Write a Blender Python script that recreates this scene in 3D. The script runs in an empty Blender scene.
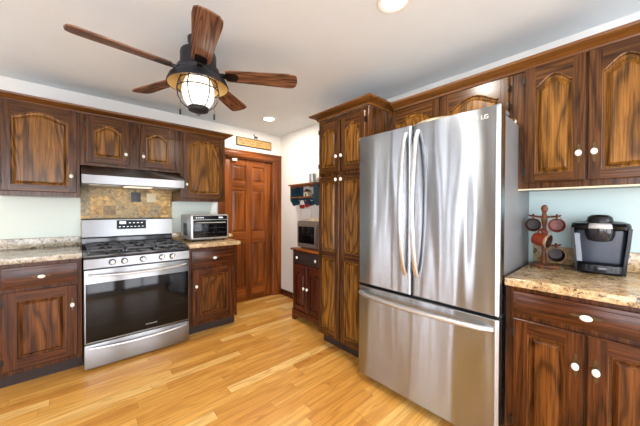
import bpy, bmesh, math, random
from mathutils import Vector, Matrix
random.seed(7)
SC = bpy.context.scene
COL = SC.collection
R = math.radians
PI = math.pi

# ------------------------------------------------------------------ camera
cam_d = bpy.data.cameras.new('camera'); cam = bpy.data.objects.new('camera', cam_d); COL.objects.link(cam)
F_PX, YAW, PIT, ROL = 274.02, 0.7346, -0.0110, 0.0034
cam_d.sensor_fit = 'HORIZONTAL'; cam_d.sensor_width = 36.0; cam_d.lens = 36.0 * F_PX / 640.0
cam_d.clip_start = 0.02; cam_d.clip_end = 60
fw = Vector((math.sin(YAW) * math.cos(PIT), math.cos(YAW) * math.cos(PIT), math.sin(PIT)))
rt = Vector((math.cos(YAW), -math.sin(YAW), 0)); up = rt.cross(fw)
rt2 = rt * math.cos(ROL) + up * math.sin(ROL); up2 = up * math.cos(ROL) - rt * math.sin(ROL)
M = Matrix((rt2, up2, -fw)).transposed().to_4x4(); M.translation = Vector((-2.3142, -3.4468, 1.2569))
cam.matrix_world = M
SC.camera = cam

# ------------------------------------------------------------------ world, light, exposure
SC.view_settings.view_transform = 'Standard'
SC.view_settings.look = 'None'
SC.view_settings.gamma = 1.0
SC.view_settings.use_curve_mapping = False
SC.view_settings.exposure = 0.0
w = bpy.data.worlds.new('world'); SC.world = w; w.use_nodes = True
w.node_tree.nodes['Background'].inputs[0].default_value = (0.75, 0.87, 1.0, 1)
w.node_tree.nodes['Background'].inputs[1].default_value = 1.0
PANE_GLOW_STRENGTH = 9.5
GLOBE_STRENGTH = 1.7
CAN_WATTS = 18.0

# ------------------------------------------------------------------ materials
def lin(c):
    return tuple(((v / 255) / 12.92 if v / 255 <= 0.04045 else ((v / 255 + 0.055) / 1.055) ** 2.4) for v in c) + (1.0,)
MATS = {}
class NT:
    def __init__(s, name):
        m = bpy.data.materials.new(name); m.use_nodes = True; MATS[name] = m
        s.m = m; s.t = m.node_tree; s.b = s.t.nodes['Principled BSDF']
    def n(s, typ, **kw):
        x = s.t.nodes.new(typ)
        for k, v in kw.items(): setattr(x, k, v)
        return x
    def l(s, a, b): s.t.links.new(a, b)
    def math(s, op, a, b=None, c=None):
        x = s.n('ShaderNodeMath', operation=op)
        for i, v in enumerate((a, b, c)):
            if v is None: continue
            if isinstance(v, (int, float)): x.inputs[i].default_value = v
            else: s.l(v, x.inputs[i])
        return x.outputs[0]
    def ramp(s, fac, stops):
        x = s.n('ShaderNodeValToRGB'); e = x.color_ramp.elements
        while len(e) < len(stops): e.new(0.5)
        for i, (p, c) in enumerate(stops):
            e[i].position = p; e[i].color = c if len(c) == 4 else tuple(c) + (1,)
        s.l(fac, x.inputs[0]); return x.outputs[0]
    def mix(s, fac, a, b, typ='MIX'):
        x = s.n('ShaderNodeMix', data_type='RGBA', blend_type=typ)
        for i, v in ((0, fac), (6, a), (7, b)):
            if isinstance(v, (int, float, tuple)): x.inputs[i].default_value = v
            else: s.l(v, x.inputs[i])
        return x.outputs[2]
    def coords(s, rnd=True):
        tc = s.n('ShaderNodeTexCoord')
        if not rnd: return tc.outputs['Object']
        oi = s.n('ShaderNodeObjectInfo')
        k = s.math('MULTIPLY', oi.outputs['Random'], 9.0)
        cx = s.n('ShaderNodeCombineXYZ')
        for i in range(3): s.l(k, cx.inputs[i])
        a = s.n('ShaderNodeVectorMath', operation='ADD'); s.l(tc.outputs['Object'], a.inputs[0]); s.l(cx.outputs[0], a.inputs[1])
        return a.outputs[0]
    def mapped(s, v, sc):
        mp = s.n('ShaderNodeMapping'); mp.inputs['Scale'].default_value = sc; s.l(v, mp.inputs[0]); return mp.outputs[0]
    def noise(s, v, scale=1.0, detail=3.0, rough=0.5, dist=0.0):
        x = s.n('ShaderNodeTexNoise'); x.inputs['Scale'].default_value = scale; x.inputs['Detail'].default_value = detail
        x.inputs['Roughness'].default_value = rough; x.inputs['Distortion'].default_value = dist
        s.l(v, x.inputs['Vector']); return x.outputs['Fac']
    def bump(s, h, strength=0.2, dist=0.01):
        x = s.n('ShaderNodeBump'); x.inputs['Strength'].default_value = strength; x.inputs['Distance'].default_value = dist
        s.l(h, x.inputs['Height']); s.l(x.outputs[0], s.b.inputs['Normal'])
    def set(s, **kw):
        for k, v in kw.items(): s.b.inputs[k.replace('_', ' ')].default_value = v

def plain(name, c, rough=0.5, metal=0.0, var=0.06, scale=20, **kw):
    t = NT(name); v = t.coords()
    n = t.noise(v, scale, 3)
    a = lin(c); lo = tuple(x * (1 - var) for x in a[:3]) + (1,); hi = tuple(min(1, x * (1 + var)) for x in a[:3]) + (1,)
    t.l(t.ramp(n, [(0.3, lo), (0.7, hi)]), t.b.inputs['Base Color'])
    t.set(Roughness=rough, Metallic=metal, **kw)
    return t.m

def wood(name, light, mid, dark, axis='z', rough=0.24, rings=11.0, ring_scale=7.0, pore=0.7, ring_mix=0.55, along=0.55):
    t = NT(name); v = t.coords()
    def sc(across, along): return {'x': (along, across, across), 'y': (across, along, across), 'z': (across, across, along)}[axis]
    n1 = t.noise(t.mapped(v, sc(ring_scale, along)), 1.0, 2.0, 0.45, 0.3)
    rg = t.math('SINE', t.math('MULTIPLY', n1, rings * 6.283))
    rg = t.math('MULTIPLY_ADD', rg, 0.5, 0.5)
    fine = t.noise(t.mapped(v, sc(160, 5.0)), 1.0, 3.0, 0.6)
    streak = t.noise(t.mapped(v, sc(60, 1.6)), 1.0, 3.0, 0.6)
    base = t.ramp(streak, [(0.22, lin(dark)), (0.48, lin(mid)), (0.8, lin(light))])
    ringc = t.ramp(rg, [(0.0, (0.16, 0.14, 0.12)), (0.28, (0.74, 0.74, 0.74)), (1.0, (1.15, 1.15, 1.15))])
    c = t.mix(ring_mix, base, ringc, 'MULTIPLY')
    p = t.ramp(fine, [(0.40, (0.35, 0.32, 0.30)), (0.52, (1, 1, 1))])
    c = t.mix(pore, c, p, 'MULTIPLY')
    t.l(c, t.b.inputs['Base Color'])
    t.set(Roughness=rough, Specular_IOR_Level=0.30, Coat_Weight=0.0, Coat_Roughness=0.15)
    t.bump(fine, 0.06, 0.002)
    return t.m

for ax in 'xyz':
    wood('oak_' + ax, (108, 68, 30), (80, 47, 18), (48, 26, 10), ax)
    wood('red_oak_' + ax, (104, 58, 24), (78, 39, 14), (48, 23, 9), ax)
    wood('oak_panel_' + ax, (148, 103, 43), (122, 80, 28), (88, 54, 20), ax, 0.24, 11.0, 5.5, 0.7, 0.7, 0.8)
    wood('red_oak_panel_' + ax, (122, 75, 32), (97, 54, 19), (63, 33, 12), ax, 0.24, 11.0, 5.5, 0.7, 0.65, 0.8)
    wood('cherry_' + ax, (160, 94, 38), (130, 67, 22), (94, 44, 15), ax, 0.3, 4.0, 4.0, 0.25)
    wood('mahogany_' + ax, (104, 50, 30), (78, 34, 20), (52, 22, 14), ax, 0.25, 4.0, 5.0, 0.25)
    wood('crown_oak_' + ax, (132, 88, 38), (104, 64, 25), (70, 41, 15), ax, 0.3, 4.0, 6.0, 0.4)
wood('blade_wood', (154, 114, 86), (120, 82, 58), (82, 52, 35), 'x', 0.25, 11.0, 11.0, 0.4, 0.75, 1.2)
wood('shelf_wood', (150, 96, 54), (122, 74, 40), (90, 52, 28), 'y', 0.4)
wood('peg_wood', (150, 92, 52), (112, 62, 32), (74, 40, 20), 'z', 0.4)

plain('wall_paint', (220, 217, 210), 0.7, var=0.015, scale=3)
plain('greige_paint', (96, 93, 88), 0.7, var=0.015, scale=3)  # for the unseen left wall, darkened to deepen the refrigerator's reflections
plain('mint_paint', (208, 217, 206), 0.6, var=0.015, scale=3)
plain('blue_paint', (190, 212, 210), 0.6, var=0.015, scale=3)
plain('ceiling_paint', (216, 224, 227), 0.8, var=0.015, scale=4)
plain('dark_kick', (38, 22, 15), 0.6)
plain('bronze', (40, 34, 30), 0.4, 0.7)
plain('fan_bronze', (46, 46, 50), 0.42, 0.6)
plain('brass', (220, 186, 124), 0.35, 0.7)
plain('old_brass', (84, 68, 40), 0.4, 0.8)
plain('porcelain', (232, 227, 216), 0.15, var=0.01)
plain('white_plastic', (226, 224, 216), 0.4, var=0.01)
plain('cream', (214, 202, 170), 0.6)
plain('black_plastic', (15, 15, 17), 0.25, Specular_IOR_Level=0.3)
plain('matte_black', (24, 23, 23), 0.55)
plain('cast_iron', (64, 64, 66), 0.32, 0.6)
plain('dark_enamel', (34, 35, 38), 0.12)
plain('black_glass', (10, 10, 11), 0.08, Specular_IOR_Level=0.3)
plain('display_black', (12, 12, 13), 0.35, Specular_IOR_Level=0.15)
plain('silver', (222, 222, 222), 0.3, 0.6, var=0.02)
plain('smoke_panel', (44, 51, 63), 0.22, 0.2)
plain('reservoir', (70, 78, 88), 0.12)
plain('fridge_side', (132, 132, 132), 0.42, 0.35, var=0.02)
plain('gasket', (46, 46, 48), 0.6)
plain('chrome', (205, 205, 205), 0.15, 1.0, var=0.02)
plain('teal_paint', (28, 62, 76), 0.5)
plain('taupe_plastic', (104, 90, 78), 0.4)
plain('wicker', (196, 178, 146), 0.8, var=0.25, scale=60)
plain('tin', (176, 178, 176), 0.35, 0.6)
plain('sign_tan', (188, 146, 86), 0.6, var=0.12, scale=30)
plain('sign_dark', (58, 38, 24), 0.6)
plain('red_cloth', (150, 34, 34), 0.9)
plain('white_cloth', (228, 224, 218), 0.9)
plain('navy_cloth', (40, 42, 66), 0.9)
plain('paper', (232, 230, 224), 0.8, var=0.02)
plain('rust_glaze', (116, 42, 17), 0.35, var=0.25, scale=30, Specular_IOR_Level=0.3)
plain('brown_glaze', (44, 25, 18), 0.4, var=0.2, scale=30, Specular_IOR_Level=0.25)
plain('cream_glaze', (160, 132, 104), 0.2)
plain('dark_red', (74, 22, 16), 0.35)
plain('exterior', (150, 160, 140), 0.9)

def steel(name, axis, c=(186, 186, 187), rough=0.27, wav=0.0, aniso=0.75):
    t = NT(name); v = t.coords(False)
    sc = {'x': (1.2, 900, 900), 'y': (900, 1.2, 900), 'z': (900, 900, 1.2)}[axis]
    n = t.noise(t.mapped(v, sc), 1.0, 2.0)
    a = lin(c)
    t.l(t.ramp(n, [(0.3, tuple(x * .95 for x in a[:3])), (0.7, tuple(min(1, x * 1.04) for x in a[:3]))]), t.b.inputs['Base Color'])
    t.set(Metallic=1.0, Roughness=rough, Anisotropic=aniso, Anisotropic_Rotation=0.25)
    tg = t.n('ShaderNodeTangent', direction_type='RADIAL', axis='Z'); t.l(tg.outputs[0], t.b.inputs['Tangent'])
    if wav:
        wv = t.noise(t.mapped(v, (5.5, 5.5, 0.55)), 1.0, 1.5, 0.4)
        t.bump(wv, 1.0, wav)
    return t.m
steel('steel', 'x', (146, 148, 150), 0.3, 0.0, .9)
steel('fridge_steel', 'x', (166, 171, 175), 0.27, 0.02, .97)
steel('handle_steel', 'z', (214, 215, 217), 0.36, 0, 0.0)

def granite(name, c1, c2, c3, dark):
    t = NT(name); v = t.coords(False)
    n1 = t.noise(v, 14, 5, 0.65, 0.6); n2 = t.noise(v, 70, 4, 0.7); n3 = t.noise(v, 34, 5, 0.75, 0.8)
    c = t.ramp(n1, [(0.34, lin(c3)), (0.5, lin(c2)), (0.62, lin(c1))])
    c = t.mix(0.55, c, t.ramp(n2, [(0.36, lin(c3)), (0.5, lin(c2)), (0.6, lin(c1))]))
    vo = t.n('ShaderNodeTexVoronoi'); vo.inputs['Scale'].default_value = 95; t.l(v, vo.inputs['Vector'])
    sp = t.math('MULTIPLY', t.ramp(n3, [(0.38, (1, 1, 1)), (0.45, (0, 0, 0))]), 0.9)
    c = t.mix(sp, c, lin(dark))
    sp2 = t.ramp(vo.outputs['Distance'], [(0.16, (1, 1, 1)), (0.24, (0, 0, 0))])
    c = t.mix(t.math('MULTIPLY', sp2, 0.7), c, lin(dark))
    t.l(c, t.b.inputs['Base Color']); t.set(Roughness=0.14)
    return t.m
granite('granite', (202, 194, 176), (168, 156, 134), (118, 100, 78), (50, 44, 40))
granite('gold_granite', (212, 190, 150), (184, 152, 108), (134, 100, 64), (52, 42, 36))

# floor: strip planks running along x
t = NT('floor_planks'); v = t.coords(False)
sx = t.n('ShaderNodeSeparateXYZ'); t.l(v, sx.inputs[0]); X, Y = sx.outputs[0], sx.outputs[1]
PW = 0.083
yr = t.math('DIVIDE', Y, PW); row = t.math('FLOOR', yr); fy = t.math('FRACT', yr)
wn = t.n('ShaderNodeTexWhiteNoise', noise_dimensions='1D'); t.l(row, wn.inputs['W'])
ln = t.math('MULTIPLY_ADD', wn.outputs['Value'], 0.5, 0.65)
xo = t.math('ADD', t.math('DIVIDE', X, ln), t.math('MULTIPLY', wn.outputs['Value'], 17.3))
colm = t.math('FLOOR', xo); fx = t.math('FRACT', xo)
cb = t.n('ShaderNodeCombineXYZ'); t.l(row, cb.inputs[0]); t.l(colm, cb.inputs[1])
w2 = t.n('ShaderNodeTexWhiteNoise', noise_dimensions='2D'); t.l(cb.outputs[0], w2.inputs['Vector'])
base = t.ramp(w2.outputs['Value'], [(0.0, lin((194, 132, 56))), (0.4, lin((210, 152, 70))), (0.8, lin((220, 166, 84))), (1.0, lin((232, 190, 118)))])
off = t.n('ShaderNodeVectorMath', operation='MULTIPLY_ADD'); t.l(w2.outputs['Color'], off.inputs[0]); off.inputs[1].default_value = (9, 9, 9); t.l(v, off.inputs[2])
g1 = t.noise(t.mapped(off.outputs[0], (0.9, 9, 1)), 1.0, 2.0, 0.5, 0.3)
gr = t.math('MULTIPLY_ADD', t.math('SINE', t.math('MULTIPLY', g1, 50.0)), 0.5, 0.5)
c = t.mix(0.5, base, t.ramp(gr, [(0.0, (0.66, 0.58, 0.5)), (0.5, (0.97, 0.96, 0.95)), (1, (1.04, 1.04, 1.04))]), 'MULTIPLY')
g2 = t.noise(t.mapped(off.outputs[0], (4, 110, 1)), 1.0, 3.0, 0.6)
c = t.mix(0.45, c, t.ramp(g2, [(0.36, (0.66, 0.6, 0.54)), (0.52, (1, 1, 1))]), 'MULTIPLY')
e1 = t.math('LESS_THAN', t.math('MINIMUM', fy, t.math('SUBTRACT', 1.0, fy)), 0.014)
e2 = t.math('LESS_THAN', t.math('MULTIPLY', fx, ln), 0.002)
ed = t.math('MULTIPLY', t.math('MAXIMUM', e1, e2), 0.55)
c = t.mix(ed, c, lin((104, 60, 26)))
t.l(c, t.b.inputs['Base Color']); t.set(Roughness=0.34, Coat_Weight=0.08, Coat_Roughness=0.2)
t.bump(g2, 0.05, 0.002)

# slate/travertine tile behind the range (tile grid in x,z)
t = NT('stone_tile'); v = t.coords(False)
sx = t.n('ShaderNodeSeparateXYZ'); t.l(v, sx.inputs[0])
TS = 0.0995
a = t.math('DIVIDE', sx.outputs[0], TS); b = t.math('DIVIDE', sx.outputs[2], TS)
cb = t.n('ShaderNodeCombineXYZ'); t.l(t.math('FLOOR', a), cb.inputs[0]); t.l(t.math('FLOOR', b), cb.inputs[1])
w2 = t.n('ShaderNodeTexWhiteNoise', noise_dimensions='2D'); t.l(cb.outputs[0], w2.inputs['Vector'])
base = t.ramp(w2.outputs['Value'], [(0.0, lin((112, 92, 58))), (0.25, lin((178, 140, 74))), (0.5, lin((142, 132, 102))), (0.75, lin((202, 164, 92))), (1.0, lin((104, 106, 96)))])
off = t.n('ShaderNodeVectorMath', operation='MULTIPLY_ADD'); t.l(w2.outputs['Color'], off.inputs[0]); off.inputs[1].default_value = (9, 9, 9); t.l(v, off.inputs[2])
n1 = t.noise(off.outputs[0], 26, 5, 0.7, 0.5)
c = t.mix(1.0, base, t.ramp(n1, [(0.34, (0.36, 0.35, 0.32)), (0.5, (0.95, 0.93, 0.88)), (0.64, (1.5, 1.45, 1.3))]), 'MULTIPLY')
fa = t.math('FRACT', a); fb = t.math('FRACT', b)
e = t.math('LESS_THAN', t.math('MINIMUM', t.math('MINIMUM', fa, t.math('SUBTRACT', 1.0, fa)), t.math('MINIMUM', fb, t.math('SUBTRACT', 1.0, fb))), 0.025)
c = t.mix(t.math('MULTIPLY', e, 0.7), c, lin((150, 128, 88)))
t.l(c, t.b.inputs['Base Color']); t.set(Roughness=0.45)
t.bump(n1, 0.3, 0.004)
plain('slate_tile', (58, 62, 66), 0.5, var=0.3, scale=40)
plain('cream_tile', (204, 194, 158), 0.5, var=0.05)

def emit(name, c, s):
    t = NT(name); t.l(t.ramp(t.noise(t.coords(False), 0.5), [(0, lin(c)), (1, lin(c))]), t.b.inputs['Emission Color'])
    t.set(Emission_Strength=s, Base_Color=(0.8, 0.8, 0.8, 1), Roughness=0.3); return t.m
emit('daylight', (236, 243, 255), PANE_GLOW_STRENGTH)  # emission for the unseen window panes, put in to light the room
emit('lamp_globe', (255, 244, 222), GLOBE_STRENGTH)
emit('can_glow', (255, 250, 240), 14.0)
emit('display_glow', (215, 228, 235), 1.2)
emit('hood_glow', (255, 236, 200), 0.9)

# ------------------------------------------------------------------ mesh helpers
class MB:
    def __init__(s): s.bm = bmesh.new(); s.mats = []
    def mi(s, m):
        if m not in s.mats: s.mats.append(m)
        return s.mats.index(m)
    def face(s, pts, m):
        f = s.bm.faces.new([s.bm.verts.new(p) for p in pts]); f.material_index = s.mi(m); return f
    def box(s, x0, x1, y0, y1, z0, z1, m, bev=0.0, seg=2):
        r = bmesh.ops.create_cube(s.bm, size=1.0); vs = r['verts']
        bmesh.ops.transform(s.bm, matrix=Matrix.Translation(((x0 + x1) / 2, (y0 + y1) / 2, (z0 + z1) / 2)) @ Matrix.Diagonal((abs(x1 - x0), abs(y1 - y0), abs(z1 - z0), 1)), verts=vs)
        fs = {f for v in vs for f in v.link_faces}; k = s.mi(m)
        for f in fs: f.material_index = k
        if bev:
            es = list({e for v in vs for e in v.link_edges})
            bmesh.ops.bevel(s.bm, geom=es, offset=bev, segments=seg, profile=0.6, affect='EDGES', clamp_overlap=True, material=-1)
        return s
    def prism(s, pts, h0, h1, m, axis='z'):
        # pts 2D CCW; extruded along axis between h0 and h1
        mp = {'z': lambda a, b, h: (a, b, h), 'y': lambda a, b, h: (a, h, b), 'x': lambda a, b, h: (h, a, b)}[axis]
        k = s.mi(m)
        v0 = [s.bm.verts.new(mp(a, b, h0)) for a, b in pts]; v1 = [s.bm.verts.new(mp(a, b, h1)) for a, b in pts]
        n = len(pts); fs = [s.bm.faces.new(v0[::-1]), s.bm.faces.new(v1)]
        for i in range(n): fs.append(s.bm.faces.new((v0[i], v0[(i + 1) % n], v1[(i + 1) % n], v1[i])))
        for f in fs: f.material_index = k
        bmesh.ops.recalc_face_normals(s.bm, faces=fs); return s
    def lathe(s, prof, m, n=28, mat=None, caps=True, sy=1.0):
        k = s.mi(m); rings = []; mat = mat or Matrix()
        for r, z in prof:
            rings.append([s.bm.verts.new(mat @ Vector((max(r, 1e-4) * math.cos(2 * PI * i / n), sy * max(r, 1e-4) * math.sin(2 * PI * i / n), z))) for i in range(n)])
        fs = []
        for a, b in zip(rings, rings[1:]):
            for i in range(n): fs.append(s.bm.faces.new((a[i], a[(i + 1) % n], b[(i + 1) % n], b[i])))
        if caps:
            fs.append(s.bm.faces.new(rings[0][::-1])); fs.append(s.bm.faces.new(rings[-1]))
        for f in fs: f.material_index = k
        bmesh.ops.recalc_face_normals(s.bm, faces=fs); return s
    def tube(s, pts, r, m, n=8, closed=False, flat=1.0):
        k = s.mi(m); P = [Vector(p) for p in pts]; N = len(P); rings = []
        rr = r if isinstance(r, (list, tuple)) else [r] * N
        prev = None
        for i in range(N):
            a = P[(i - 1) % N] if (i > 0 or closed) else P[i]; b = P[(i + 1) % N] if (i < N - 1 or closed) else P[i]
            d = (b - a).normalized()
            if prev is None:
                u = Vector((0, 0, 1)) if abs(d.z) < 0.9 else Vector((1, 0, 0))
                u = (u - d * u.dot(d)).normalized()
            else: u = (prev - d * prev.dot(d)).normalized()
            prev = u; v = d.cross(u)
            rings.append([s.bm.verts.new(P[i] + u * math.cos(2 * PI * j / n) * rr[i] * flat + v * math.sin(2 * PI * j / n) * rr[i]) for j in range(n)])
        fs = []
        for i in range(N if closed else N - 1):
            a, b = rings[i], rings[(i + 1) % N]
            for j in range(n): fs.append(s.bm.faces.new((a[j], a[(j + 1) % n], b[(j + 1) % n], b[j])))
        if not closed: fs.append(s.bm.faces.new(rings[0][::-1])); fs.append(s.bm.faces.new(rings[-1]))
        for f in fs: f.material_index = k
        bmesh.ops.recalc_face_normals(s.bm, faces=fs); return s
    def loft(s, secs, m, caps=True):
        k = s.mi(m); rings = [[s.bm.verts.new(p) for p in sec] for sec in secs]; n = len(rings[0]); fs = []
        for a, b in zip(rings, rings[1:]):
            for i in range(n): fs.append(s.bm.faces.new((a[i], a[(i + 1) % n], b[(i + 1) % n], b[i])))
        if caps: fs.append(s.bm.faces.new(rings[0][::-1])); fs.append(s.bm.faces.new(rings[-1]))
        for f in fs: f.material_index = k
        bmesh.ops.recalc_face_normals(s.bm, faces=fs); return s
    def build(s, name, parent=None, ang=32, loc=None):
        me = bpy.data.meshes.new(name); s.bm.to_mesh(me); s.bm.free()
        for m in s.mats: me.materials.append(MATS[m])
        me.shade_smooth(); me.set_sharp_from_angle(angle=R(ang))
        o = bpy.data.objects.new(name, me); COL.objects.link(o)
        if parent: o.parent = parent
        if loc: o.location = loc
        return o

def tag(o, label, cat, group=None):
    o['label'] = label; o['category'] = cat
    if group: o['group'] = group
    return o
def thing(name, label, cat, loc=(0, 0, 0), rz=0.0, group=None):
    o = bpy.data.objects.new(name, None); COL.objects.link(o); o.location = loc; o.rotation_euler = (0, 0, rz); o.empty_display_size = 0.1
    return tag(o, label, cat, group)
def struct(o): o['kind'] = 'structure'; return o
def text_mesh(name, body, size, m, parent, mat, ext=0.0006):
    cu = bpy.data.curves.new(name, 'FONT'); cu.body = body; cu.size = size; cu.extrude = ext; cu.align_x = 'CENTER'; cu.align_y = 'CENTER'
    tmp = bpy.data.objects.new(name, cu); COL.objects.link(tmp)
    me = bpy.data.meshes.new_from_object(tmp.evaluated_get(bpy.context.evaluated_depsgraph_get()))
    bpy.data.objects.remove(tmp); me.materials.clear(); me.materials.append(MATS[m]); me.transform(mat)
    o = bpy.data.objects.new(name, me); COL.objects.link(o); o.parent = parent; return o
FACE_FRONT = Matrix.Rotation(R(90), 4, 'X')     # text upright, readable from local -y

# ------------------------------------------------------------------ room shell
H = 2.352; XL, YF = -4.7, -5.7
MB().box(XL, 0, YF, .13, -0.05, 0, 'floor_planks').build('floor')
MB().box(XL - .1, .1, YF - .1, .1, H, H + .08, 'ceiling_paint').build('ceiling')
DX0, DX1, DZ = -0.865, -0.125, 1.965
WB = (-4.55, -4.15, .1, 1.98)  # unseen narrow window, added to throw a bright streak onto the refrigerator
b = MB()
for x0, x1, z0, z1, m in ((XL, WB[0], 0, H, 'wall_paint'), (WB[0], WB[1], 0, WB[2], 'wall_paint'), (WB[0], WB[1], WB[3], H, 'wall_paint'), (WB[1], -0.97, 0, 0.88, 'wall_paint'), (WB[1], -0.97, 0.88, 1.42, 'mint_paint'), (WB[1], -0.97, 1.42, H, 'wall_paint'),
                          (-0.97, DX0, 0, H, 'wall_paint'), (DX0, DX1, DZ, H, 'wall_paint'), (DX1, 0.1, 0, H, 'wall_paint')):
    b.box(x0, x1, 0, 0.1, z0, z1, m)
b.box(DX0, DX1, 0.1, 0.13, 0, DZ, 'wall_paint')
struct(b.build('wall_back'))
b = MB()
for y0, y1, z0, z1, m in ((-2.1, 0, 0, H, 'wall_paint'), (YF, -2.1, 0, 0.88, 'wall_paint'), (YF, -2.1, 0.88, 1.42, 'blue_paint'), (YF, -2.1, 1.42, H, 'wall_paint')):
    b.box(0, 0.1, y0, y1, z0, z1, m)
struct(b.build('wall_right'))
def wall_with_windows(name, along, at, lo, hi, wins, sgn, m):
    b = MB()
    def seg(a0, a1, z0, z1):
        if a1 - a0 < .001: return
        if along == 'y': b.box(at, at + .1 * sgn, a0, a1, z0, z1, m)
        else: b.box(a0, a1, at, at + .1 * sgn, z0, z1, m)
    c = lo
    for a0, a1, z0, z1 in wins:
        seg(c, a0, 0, H); seg(a0, a1, 0, z0); seg(a0, a1, z1, H); c = a1
    seg(c, hi, 0, H)
    struct(b.build(name))
WL = [(-5.5, -3.4, 0.08, 1.98), (-1.62, -1.22, 0.1, 1.98), (-0.92, -0.62, 0.1, 1.98)]  # unseen; broad one lights the room, narrow ones added for refrigerator streaks
WF = [(-4.5, -2.3, 0.3, 2.05), (-1.9, -0.3, 0.3, 2.05)]  # unseen windows behind the camera, put in as the main light
wall_with_windows('wall_left', 'y', XL, YF, 0, WL, -1, 'greige_paint')
wall_with_windows('wall_front', 'x', YF, XL, 0, WF, -1, 'wall_paint')
wi = 0
for along, at, wins, sg in (('y', XL, WL, 1), ('x', YF, WF, 1), ('x', 0, [WB], -1)):
    for a0, a1, z0, z1 in wins:
        wi += 1
        fr = MB(); pn = MB()
        def bx(mb, p0, p1, q0, q1, d0, d1, m):
            d0, d1 = sorted((d0, d1))
            if along == 'y': mb.box(at + d0, at + d1, p0, p1, q0, q1, m)
            else: mb.box(p0, p1, at + d0, at + d1, q0, q1, m)
        for p0, p1, q0, q1 in ((a0 - .07, a0 + .03, z0 - .07, z1 + .07), (a1 - .03, a1 + .07, z0 - .07, z1 + .07), (a0, a1, z1 - .03, z1 + .07), (a0, a1, z0 - .07, z0 + .03), ((a0 + a1) / 2 - .03, (a0 + a1) / 2 + .03, z0, z1))[:5 if a1 - a0 > .6 else 4]:
            bx(fr, p0, p1, q0, q1, -.03 * sg, .02 * sg, 'cherry_z')
        o = struct(fr.build('window_%d' % wi))
        bx(pn, a0, a1, z0, z1, -.07 * sg, -.06 * sg, 'daylight')  # glowing panel set into the added window in place of outside light
        pn.build('pane', o)

# baseboards
struct(MB().box(-0.018, 0, -0.88, -0.002, 0, 0.085, 'mahogany_y', .004).build('baseboard_right'))

# door casing (trim) and six panel door
b = MB()
b.box(DX0 - .085, DX0, -0.022, 0, 0, DZ, 'cherry_z', .004)
b.box(DX1, DX1 + .085, -0.022, 0, 0, DZ, 'cherry_z', .004)
b.box(DX1 + .085, DX1 + .122, -0.03, 0, 0, DZ + .085, 'cherry_z', .004)
b.box(DX0 - .1, DX1 + .122, -0.026, 0, DZ, DZ + .07, 'cherry_x', .004)
b.box(DX0 - .12, DX1 + .124, -0.036, 0, DZ + .065, DZ + .088, 'cherry_x', .004)
b.box(DX0, DX0 + .02, 0, .1, 0, DZ, 'cherry_z'); b.box(DX1 - .02, DX1, 0, .1, 0, DZ, 'cherry_z'); b.box(DX0, DX1, 0, .1, DZ - .02, DZ, 'cherry_x')
struct(b.build('trim_1'))

# ------------------------------------------------------------------ panelled doors
def arch_loop(u0, v0, u1, v1, rise, n=30, span=0.93, rmax=None):
    # CCW: bottom-left, bottom-right, right shoulder, arch right to left, left shoulder
    pts = [(u0, v0), (u1, v0)]
    if rise <= 0: return pts + [(u1, v1), (u0, v1)]
    c = (u0 + u1) / 2; hw = (u1 - u0) / 2
    for i in range(n + 1):
        tt = 1 - 2 * i / n; a = abs(tt) / span
        f = 0.0 if a >= 1 else (0.5 + 0.5 * math.cos(PI * a)) ** 0.6
        pts.append((c + hw * tt, v1 + rise * f))
    return pts
def panel_door(mb, x0, z0, w, h, yf, th, panels, mv, mh, mp, rs=0.040):
    """front at local y = yf - th, outward -y. panels: (u0,v0,u1,v1,rise) in door coords"""
    P = lambda u, v, d: (x0 + u, yf - d, z0 + v)
    iL, iR = panels[0][0], panels[0][2]
    loops = [arch_loop(*p) for p in panels]
    ch = 0.004
    def poly(pts, m, d=th): mb.face([P(u, v, d) for u, v in pts], m)
    # outer chamfer + sides
    out = [(0, 0), (w, 0), (w, h), (0, h)]; inn = [(ch, ch), (w - ch, ch), (w - ch, h - ch), (ch, h - ch)]
    for i in range(4):
        j = (i + 1) % 4; m = mh if i % 2 == 0 else mv
        mb.face([P(*out[i], th - ch), P(*out[j], th - ch), P(*inn[j], th), P(*inn[i], th)], m)
        mb.face([P(*out[i], 0), P(*out[j], 0), P(*out[j], th - ch), P(*out[i], th - ch)], m)
    mb.face([P(u, v, 0) for u, v in out[::-1]], mv)
    lp = [(ch, ch), (iL, ch)]; rp = [(w - ch, h - ch), (iR, h - ch)]
    for l in loops:
        lp += [l[0], l[-1]]
    for l in loops[::-1]:
        rp += [l[2], l[1]]
    poly(lp + [(iL, h - ch), (ch, h - ch)], mv)
    poly(rp + [(iR, ch), (w - ch, ch)], mv)
    poly([(iL, ch), (iR, ch), loops[0][1], loops[0][0]], mh)
    for k, l in enumerate(loops):
        arch = l[2:][::-1]                      # left to right
        if k + 1 < len(loops): top = [loops[k + 1][1], loops[k + 1][0]]
        else: top = [(iR, h - ch), (iL, h - ch)]
        poly(arch + top, mh)
    for p in panels:
        u0, v0, u1, v1, rise = p
        rings = []
        for o, d in ((0, th), (.003, th - .002), (.005, th - .015), (.013, th - .016), (rs, th - .001), (rs + .002, th - .001)):
            rr = rise * max(.2, 1 - o * 1.2 / max(.05, (u1 - u0) / 2)) if rise > 0 else 0
            rings.append([P(u, v, d) for u, v in arch_loop(u0 + o, v0 + o, u1 - o, v1 - o, rr)])
        k = mb.mi(mp)
        V = [[mb.bm.verts.new(q) for q in r] for r in rings]
        n = len(V[0])
        for a, b_ in zip(V, V[1:]):
            for i in range(n):
                f = mb.bm.faces.new((a[i], a[(i + 1) % n], b_[(i + 1) % n], b_[i])); f.material_index = k
        mb.bm.faces.new(V[-1]).material_index = k
    return mb

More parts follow.
